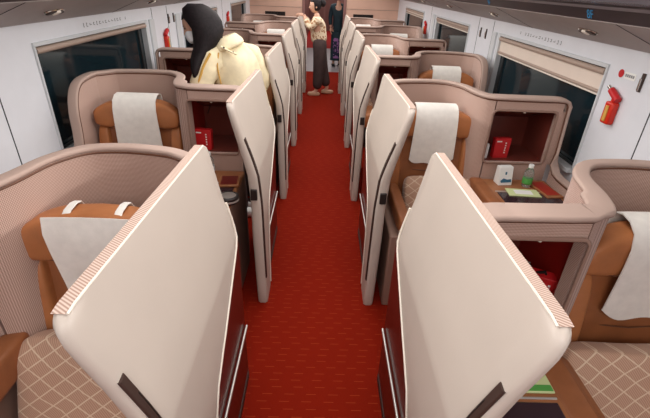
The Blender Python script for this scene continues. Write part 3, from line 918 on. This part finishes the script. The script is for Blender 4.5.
def person_head(root, centre, fwd, up, mask=False, hair='bun'):
    fwd = Vector(fwd).normalized(); up = Vector(up); up = (up-fwd*up.dot(fwd)).normalized(); rt = fwd.cross(up)
    M = Matrix.Translation(centre) @ Matrix((rt, -fwd, up)).transposed().to_4x4()
    bm = nb(); head_mesh(bm, M)
    for q in (-1, 1):
        superbox(bm, (0, 0, 0), (.008, .018, .03), .9, nu=10, nv=6, rot=None, fn=lambda p: M @ (p+Vector((q*.076, .012, -.005))))
    h = put('head', bm, skinm, root, raw=True)
    for q in (-1, 1):
        bm = nb(); superbox(bm, (0, 0, 0), (.012, .005, .006), 1, nu=12, nv=8, fn=lambda p: M @ (p+Vector((q*.03, -.083, .014)))); put('eye', bm, blackp, h, raw=True)
        bm = nb(); superbox(bm, (0, 0, 0), (.016, .004, .003), 1, nu=12, nv=6, fn=lambda p: M @ (p+Vector((q*.03, -.084, .032)))); put('eyebrow', bm, hairm, h, raw=True)
    bm = nb(); superbox(bm, (0, 0, 0), (.02, .005, .005), 1, nu=12, nv=6, fn=lambda p: M @ (p+Vector((0, -.086, -.052)))); put('mouth', bm, redb, h, raw=True)
    if mask:
        bm = nb(); superbox(bm, (0, 0, 0), (.064, .05, .048), .7, nu=24, nv=12, fn=lambda p: M @ (p+Vector((0, -.058, -.048)))); put('face_mask', bm, maskm, root, raw=True)
    # hair cap
    def cap(p):
        # pull hairline back from the face
        if p.y < -.03 and p.z < .05: p = Vector((p.x, -.03+(p.y+.03)*.12, p.z))
        return M @ (p+Vector((0, .012, .018)))
    bm = nb(); superbox(bm, (0, 0, 0), (.086, .100, .108), .95, nu=28, nv=18, fn=cap); hr = put('hair', bm, hairm, root, raw=True)
    return M, hr

def hand(root, wrist, dirv, palmn, m=skinm, sc=1):
    """palm with four fingers and a thumb, slightly curled"""
    d = Vector(dirv).normalized(); nn = Vector(palmn); nn = (nn-d*nn.dot(d)).normalized(); sd = d.cross(nn)
    W_ = Vector(wrist)
    J = {'w': (*W_, .022, .016)}; B = []
    pc = W_+d*.05*sc; J['p'] = (*pc, .032*sc, .015*sc); B.append(('w', 'p'))
    o = skin('hand', {'a': (*W_, .020, .015), 'b': (*(W_+d*.035), .028, .014), 'c': (*(W_+d*.08), .032, .013)}, [('a', 'b'), ('b', 'c')], m, root, 2)
    for i, (off, L) in enumerate(((-.027, .066), (-.009, .074), (.009, .070), (.026, .056))):
        a = W_+d*.068+sd*off; b = a+d*(.02+L*.35)+nn*.004; c = b+d*L*.34+nn*.014; e = c+d*L*.22+nn*.020
        skin('finger', {'a': (*a, .009), 'b': (*b, .0085), 'c': (*c, .008), 'e': (*e, .0065)}, [('a', 'b'), ('b', 'c'), ('c', 'e')], m, o, 2)
    a = W_+d*.025+sd*-.022; b = a+d*.03+sd*-.028+nn*.008; c = b+d*.026+sd*-.010+nn*.010
    skin('thumb', {'a': (*a, .011), 'b': (*b, .010), 'c': (*c, .008)}, [('a', 'b'), ('b', 'c')], m, o, 2)
    return o

# stooping woman in the third row, left
def stooping_woman():
    bx, by = -.72, 3.27
    root = empty('person', (bx, by, 0), 'woman with long black hair in a pale yellow jacket stooping between the left seats', 'person')
    L = Vector((bx, by, 0))
    def R(p): return tuple(Vector(p[:3])-L)+tuple(p[3:])
    # body (world coordinates): hips, chest, neck, arms, legs
    J = {'hip': (-.60, 3.34, .88, .13, .12), 'waist': (-.62, 3.33, 1.03, .11, .10), 'chest': (-.68, 3.31, 1.22, .12, .10), 'neck': (-.75, 3.28, 1.40, .05),
         'neck2': (-.84, 3.27, 1.46, .045),
         'ls': (-.80, 3.16, 1.31, .05), 'le': (-.90, 3.08, 1.08, .04), 'lw': (-1.02, 3.14, .88, .026),
         'rs': (-.58, 3.45, 1.31, .05), 're': (-.50, 3.50, 1.09, .04), 'rw': (-.66, 3.62, .95, .026),
         'lh': (-.64, 3.26, .84, .09), 'lk': (-.68, 3.18, .46, .06), 'la': (-.64, 3.18, .08, .038), 'lt': (-.74, 3.24, .035, .032),
         'rh': (-.56, 3.37, .84, .09), 'rk': (-.62, 3.34, .46, .06), 'ra': (-.58, 3.34, .08, .038), 'rt': (-.68, 3.34, .035, .032)}
    B = [('hip', 'waist'), ('waist', 'chest'), ('chest', 'neck'), ('neck', 'neck2'), ('chest', 'ls'), ('ls', 'le'), ('le', 'lw'), ('chest', 'rs'), ('rs', 're'), ('re', 'rw'),
         ('hip', 'lh'), ('lh', 'lk'), ('lk', 'la'), ('la', 'lt'), ('hip', 'rh'), ('rh', 'rk'), ('rk', 'ra'), ('ra', 'rt')]
    skin('body', {k: R(v) for k, v in J.items()}, B, trous, root)
    # jacket: torso and two sleeves, gathered in soft folds
    ax = Vector((.62, .78, 0)).normalized(); dp = Vector((-.78, .62, 0))
    bm = nb()
    secs = [(-.60, 3.36, .86, .19, .145), (-.60, 3.36, .88, .205, .16), (-.61, 3.355, .96, .205, .16), (-.63, 3.345, 1.04, .21, .155), (-.65, 3.335, 1.11, .215, .15), (-.665, 3.33, 1.18, .222, .15), (-.68, 3.32, 1.25, .225, .145),
            (-.69, 3.31, 1.31, .215, .135), (-.70, 3.305, 1.35, .185, .12), (-.71, 3.30, 1.385, .135, .10), (-.72, 3.295, 1.41, .10, .085), (-.73, 3.29, 1.425, .07, .07)]
    rows = []
    for x, y, z, aw, dw in secs:
        r = []
        for i in range(40):
            t = 2*PI*i/40; k = 1+.035*math.sin(5*t+z*14)+.02*math.sin(9*t-z*31)
            if z > 1.36: k = 1
            r.append(Vector((x, y, z))-L+ax*aw*k*math.cos(t)+dp*dw*k*math.sin(t)+Vector((0, 0, .012*math.sin(3*t+z*20))))
        rows.append(r)
    grid_skin(bm, rows, closed_u=True, cap=True); jk = put('jacket', bm, yellowj, root, raw=True, ang=80)
    def sleeve(pts):
        P_ = catmull([p[:3] for p in pts], 4); n = len(P_); rows = []
        for i, p in enumerate(P_):
            t = (P_[min(i+1, n-1)]-P_[max(i-1, 0)]).normalized(); u = t.cross(Vector((.3, -.9, .1))).normalized(); v = t.cross(u)
            q = i/(n-1)*(len(pts)-1); a_ = int(min(q, len(pts)-2)); rr = pts[a_][3]+(pts[a_+1][3]-pts[a_][3])*(q-a_)
            rows.append([p-L+(u*math.cos(2*PI*k/18)+v*math.sin(2*PI*k/18))*rr*(1+.05*math.sin(i*2.1)+.04*math.sin(3*k*2*PI/18+i)) for k in range(18)])
        bm = nb(); grid_skin(bm, rows, closed_u=True, cap=True); put('sleeve', bm, yellowj, jk, raw=True, ang=80)
    sleeve([(-.74, 3.22, 1.345, .060), (-.80, 3.16, 1.30, .088), (-.855, 3.10, 1.19, .085), (-.90, 3.07, 1.08, .078), (-.97, 3.10, .97, .066), (-1.01, 3.13, .91, .056)])
    sleeve([(-.64, 3.38, 1.345, .060), (-.575, 3.45, 1.30, .088), (-.53, 3.48, 1.19, .085), (-.505, 3.50, 1.09, .078), (-.57, 3.56, 1.01, .066), (-.64, 3.61, .965, .056)])
    # folded hood/collar, back tab with buttons, gold-lined seam
    cen = Vector((-.715, 3.28, 1.41))-L; up_ = Vector((-.35, -.02, .93)).normalized(); e1 = up_.cross(Vector((0, 1, 0))).normalized(); e2 = up_.cross(e1)
    bm = nb(); loft(bm, [(cen-up_*.055, e1*.125, e2*.145), (cen-up_*.02, e1*.130, e2*.15), (cen+up_*.02, e1*.105, e2*.115), (cen+up_*.045, e1*.085, e2*.092), (cen+up_*.04, e1*.070, e2*.078), (cen-up_*.0, e1*.065, e2*.07)]); put('collar', bm, yellowj, jk, raw=True, sub=2, ang=180)
    def curve(nm, pts, r, m): bm = nb(); tube(bm, [Vector(p)-L for p in catmull(pts, 5)], r, 8); put(nm, bm, m, jk, raw=True)
    curve('seam_piping', [(-.79, 3.08, 1.36), (-.83, 3.05, 1.29), (-.865, 3.02, 1.20), (-.90, 2.995, 1.09)], .009, goldline)
    curve('seam_piping', [(-.74, 3.12, 1.36), (-.75, 3.09, 1.27), (-.735, 3.09, 1.15)], .005, goldline)
    bm = nb(); sweep(bm, [Vector(p)-L for p in ((-.72, 3.125, 1.40), (-.67, 3.125, 1.375), (-.62, 3.145, 1.35))], roundprof(.030, .012)); put('back_tab', bm, yellowj, jk, raw=True)
    for p in ((-.70, 3.115, 1.395), (-.64, 3.13, 1.365)):
        bm = nb(); superbox(bm, Vector(p)-L, (.007, .007, .007), 1, nu=10, nv=6); put('button', bm, slotm, jk, raw=True)
    hand(root, Vector((-1.02, 3.14, .885))-L, (-.4, .1, -.85), (-.8, 0, .3)); hand(root, Vector((-.66, 3.62, .95))-L, (-.6, .4, -.6), (-.3, .3, -.6))
    for nm, y in (('l', 3.18), ('r', 3.34)):
        bm = nb(); superbox(bm, Vector((-.665, y, .038))-L, (.12, .043, .038), .6); put('shoe', bm, whitep, root, raw=True)
    c = Vector((-.915, 3.25, 1.52))-L
    M, hr = person_head(root, c, (-.86, -.30, -.42), (-.40, 0, .9), mask=True)
    # long hair falling round the face and down in front of the shoulder
    bm = nb()
    P = lambda x, y, z: Vector((x, y, z))-L
    loft(bm, [(P(-.885, 3.25, 1.662), (.03, 0, 0), (0, .035, 0)), (P(-.885, 3.25, 1.652), (.075, 0, -.01), (0, .07, 0)), (P(-.882, 3.25, 1.62), (.118, 0, -.01), (0, .105, 0)),
              (P(-.865, 3.24, 1.565), (.136, 0, -.01), (0, .125, 0)), (P(-.840, 3.23, 1.50), (.122, 0, -.01), (0, .125, 0)), (P(-.836, 3.21, 1.44), (.104, 0, 0), (0, .115, 0)), (P(-.855, 3.18, 1.385), (.082, 0, 0), (0, .095, 0)),
              (P(-.885, 3.12, 1.32), (.058, 0, 0), (0, .07, 0)), (P(-.895, 3.06, 1.26), (.036, 0, 0), (0, .045, 0)), (P(-.90, 3.04, 1.20), (.016, 0, 0), (0, .02, 0))], 28)
    for v in bm.verts:                       # open the hair in front so that the face shows
        q = M.inverted() @ v.co
        if q.y < -.035 and abs(q.x) < .09 and q.z < .055 and q.z > -.14: q.y = -.035+(q.y+.035)*.1; v.co = M @ q
    put('long_hair', bm, hairm, hr, raw=True)
stooping_woman()

def standing_woman():
    bx, by = -.04, 7.8
    root = empty('person', (bx, by, 0), 'woman in patterned cream blouse and dark trousers standing in the aisle', 'person')
    L = Vector((bx, by, 0))
    def R(p): return tuple(Vector(p[:3])-L)+tuple(p[3:])
    J = {'hip': (-.06, 7.8, .86, .105, .12), 'waist': (-.08, 7.8, 1.0, .085, .10), 'chest': (-.10, 7.8, 1.17, .09, .12), 'neck': (-.12, 7.8, 1.33, .045), 'neck2': (-.135, 7.8, 1.38, .042),
         'ls': (-.12, 7.63, 1.27, .045), 'le': (-.25, 7.62, 1.13, .036), 'lw': (-.34, 7.70, 1.32, .026),
         'rs': (-.11, 7.97, 1.27, .045), 're': (-.24, 7.98, 1.13, .036), 'rw': (-.35, 7.93, 1.33, .026),
         'lh': (-.06, 7.72, .82, .085), 'lk': (-.07, 7.71, .46, .058), 'la': (-.10, 7.70, .08, .036), 'lt': (-.20, 7.69, .03, .028),
         'rh': (-.05, 7.88, .82, .085), 'rk': (.0, 7.88, .46, .058), 'ra': (.10, 7.88, .09, .036), 'rt': (.02, 7.89, .03, .028)}
    B = [('hip', 'waist'), ('waist', 'chest'), ('chest', 'neck'), ('neck', 'neck2'), ('chest', 'ls'), ('ls', 'le'), ('le', 'lw'), ('chest', 'rs'), ('rs', 're'), ('re', 'rw'),
         ('hip', 'lh'), ('lh', 'lk'), ('lk', 'la'), ('la', 'lt'), ('hip', 'rh'), ('rh', 'rk'), ('rk', 'ra'), ('ra', 'rt')]
    skin('body', {k: R(v) for k, v in J.items()}, B, skinm, root)
    Jt = {'w': (-.078, 7.8, 1.02, .105, .125), 'hip': (-.06, 7.8, .86, .125, .14), 'lh': (-.06, 7.72, .80, .12), 'lk': (-.07, 7.71, .46, .105), 'la': (-.09, 7.70, .10, .09),
          'rh': (-.05, 7.88, .80, .12), 'rk': (.0, 7.88, .46, .105), 'ra': (.085, 7.88, .12, .09)}
    skin('trousers', {k: R(v) for k, v in Jt.items()}, [('w', 'hip'), ('hip', 'lh'), ('lh', 'lk'), ('lk', 'la'), ('hip', 'rh'), ('rh', 'rk'), ('rk', 'ra')], trous, root)
    Jb = {'hem': (-.065, 7.8, .88, .14, .165), 'waist': (-.08, 7.8, 1.0, .125, .15), 'chest': (-.10, 7.8, 1.17, .125, .15), 'yoke': (-.115, 7.8, 1.25, .10, .12), 'neck': (-.12, 7.8, 1.315, .06),
          'ls': (-.12, 7.64, 1.255, .07), 'le': (-.245, 7.62, 1.13, .058), 'lw': (-.32, 7.69, 1.28, .045), 'rs': (-.11, 7.96, 1.255, .07), 're': (-.235, 7.98, 1.13, .058), 'rw': (-.325, 7.93, 1.29, .045)}
    skin('blouse', {k: R(v) for k, v in Jb.items()}, [('hem', 'waist'), ('waist', 'chest'), ('chest', 'yoke'), ('yoke', 'neck'), ('yoke', 'ls'), ('ls', 'le'), ('le', 'lw'), ('yoke', 'rs'), ('rs', 're'), ('re', 'rw')], blouse, root)
    hand(root, Vector((-.34, 7.70, 1.325))-L, (-.85, .5, .05), (0, 0, -1)); hand(root, Vector((-.35, 7.93, 1.335))-L, (-1, 0, .05), (0, 0, -1))
    for x, y, z in ((-.15, 7.70, .03), (.10, 7.88, .035)):
        bm = nb(); superbox(bm, Vector((x, y, z))-L, (.115, .04, .035), .6); put('shoe', bm, shoem, root, raw=True)
    c = Vector((-.155, 7.8, 1.475))-L
    M, hr = person_head(root, c, (-1, -.12, -.12), (0, 0, 1))
    bm = nb(); superbox(bm, (0, 0, 0), (.055, .055, .06), 1, nu=16, nv=10, fn=lambda p: M @ (p+Vector((0, .135, .03)))); put('hair_bun', bm, hairm, hr, raw=True)
standing_woman()

def far_person():
    bx, by = .34, 10.9
    root = empty('person', (bx, by, 0), 'person in a dark teal uniform standing in the doorway at the end', 'person')
    J = {'hip': (0, 0, .9, .11, .10), 'waist': (0, 0, 1.05, .095, .09), 'chest': (0, 0, 1.25, .115, .09), 'neck': (0, 0, 1.43, .045), 'neck2': (0, 0, 1.48, .043),
         'ls': (-.15, 0, 1.36, .045), 'le': (-.19, .02, 1.10, .036), 'lw': (-.17, -.03, .88, .025), 'rs': (.15, 0, 1.36, .045), 're': (.19, .02, 1.10, .036), 'rw': (.17, -.03, .88, .025),
         'lh': (-.07, 0, .85, .08), 'lk': (-.075, 0, .46, .052), 'la': (-.075, 0, .08, .034), 'lt': (-.075, -.10, .03, .028),
         'rh': (.07, 0, .85, .08), 'rk': (.075, 0, .46, .052), 'ra': (.075, 0, .08, .034), 'rt': (.075, -.10, .03, .028)}
    B = [('hip', 'waist'), ('waist', 'chest'), ('chest', 'neck'), ('neck', 'neck2'), ('chest', 'ls'), ('ls', 'le'), ('le', 'lw'), ('chest', 'rs'), ('rs', 're'), ('re', 'rw'),
         ('hip', 'lh'), ('lh', 'lk'), ('lk', 'la'), ('la', 'lt'), ('hip', 'rh'), ('rh', 'rk'), ('rk', 'ra'), ('ra', 'rt')]
    skin('body', J, B, skinm, root)
    Jc = {'hem': (0, 0, .72, .15, .12), 'hip': (0, 0, .9, .14, .12), 'waist': (0, 0, 1.05, .12, .11), 'chest': (0, 0, 1.25, .14, .11), 'neck': (0, 0, 1.42, .06), 'ls': (-.15, 0, 1.34, .065), 'le': (-.19, .02, 1.10, .053), 'lw': (-.175, -.02, .92, .04),
          'rs': (.15, 0, 1.34, .065), 're': (.19, .02, 1.10, .053), 'rw': (.175, -.02, .92, .04)}
    skin('uniform_coat', Jc, [('hem', 'hip'), ('hip', 'waist'), ('waist', 'chest'), ('chest', 'neck'), ('chest', 'ls'), ('ls', 'le'), ('le', 'lw'), ('chest', 'rs'), ('rs', 're'), ('re', 'rw')], tealm, root)
    bm = nb(); loft(bm, [((0, 0, .80), (.150, 0, 0), (0, .12, 0)), ((0, 0, .6), (.155, 0, 0), (0, .125, 0)), ((0, 0, .14), (.16, 0, 0), (0, .13, 0))]); put('long_skirt', bm, tealm, root, raw=True)
    bm = nb(); loft(bm, [((-.04, -.122, .66), (.05, 0, 0), (0, .012, 0)), ((-.03, -.13, .6), (.07, 0, 0), (0, .014, 0)), ((-.02, -.135, .2), (.07, 0, 0), (0, .014, 0))]); put('floral_panel', bm, floral, root, raw=True)
    hand(root, (-.17, -.03, .885), (0, -.1, -1), (.9, 0, 0)); hand(root, (.17, -.03, .885), (0, -.1, -1), (-.9, 0, 0))
    for x in (-.075, .075):
        bm = nb(); superbox(bm, (x, -.05, .035), (.042, .115, .035), .6); put('shoe', bm, blackshoe, root, raw=True)
    person_head(root, Vector((0, -.01, 1.58)), (0, -1, -.05), (0, 0, 1))
far_person()
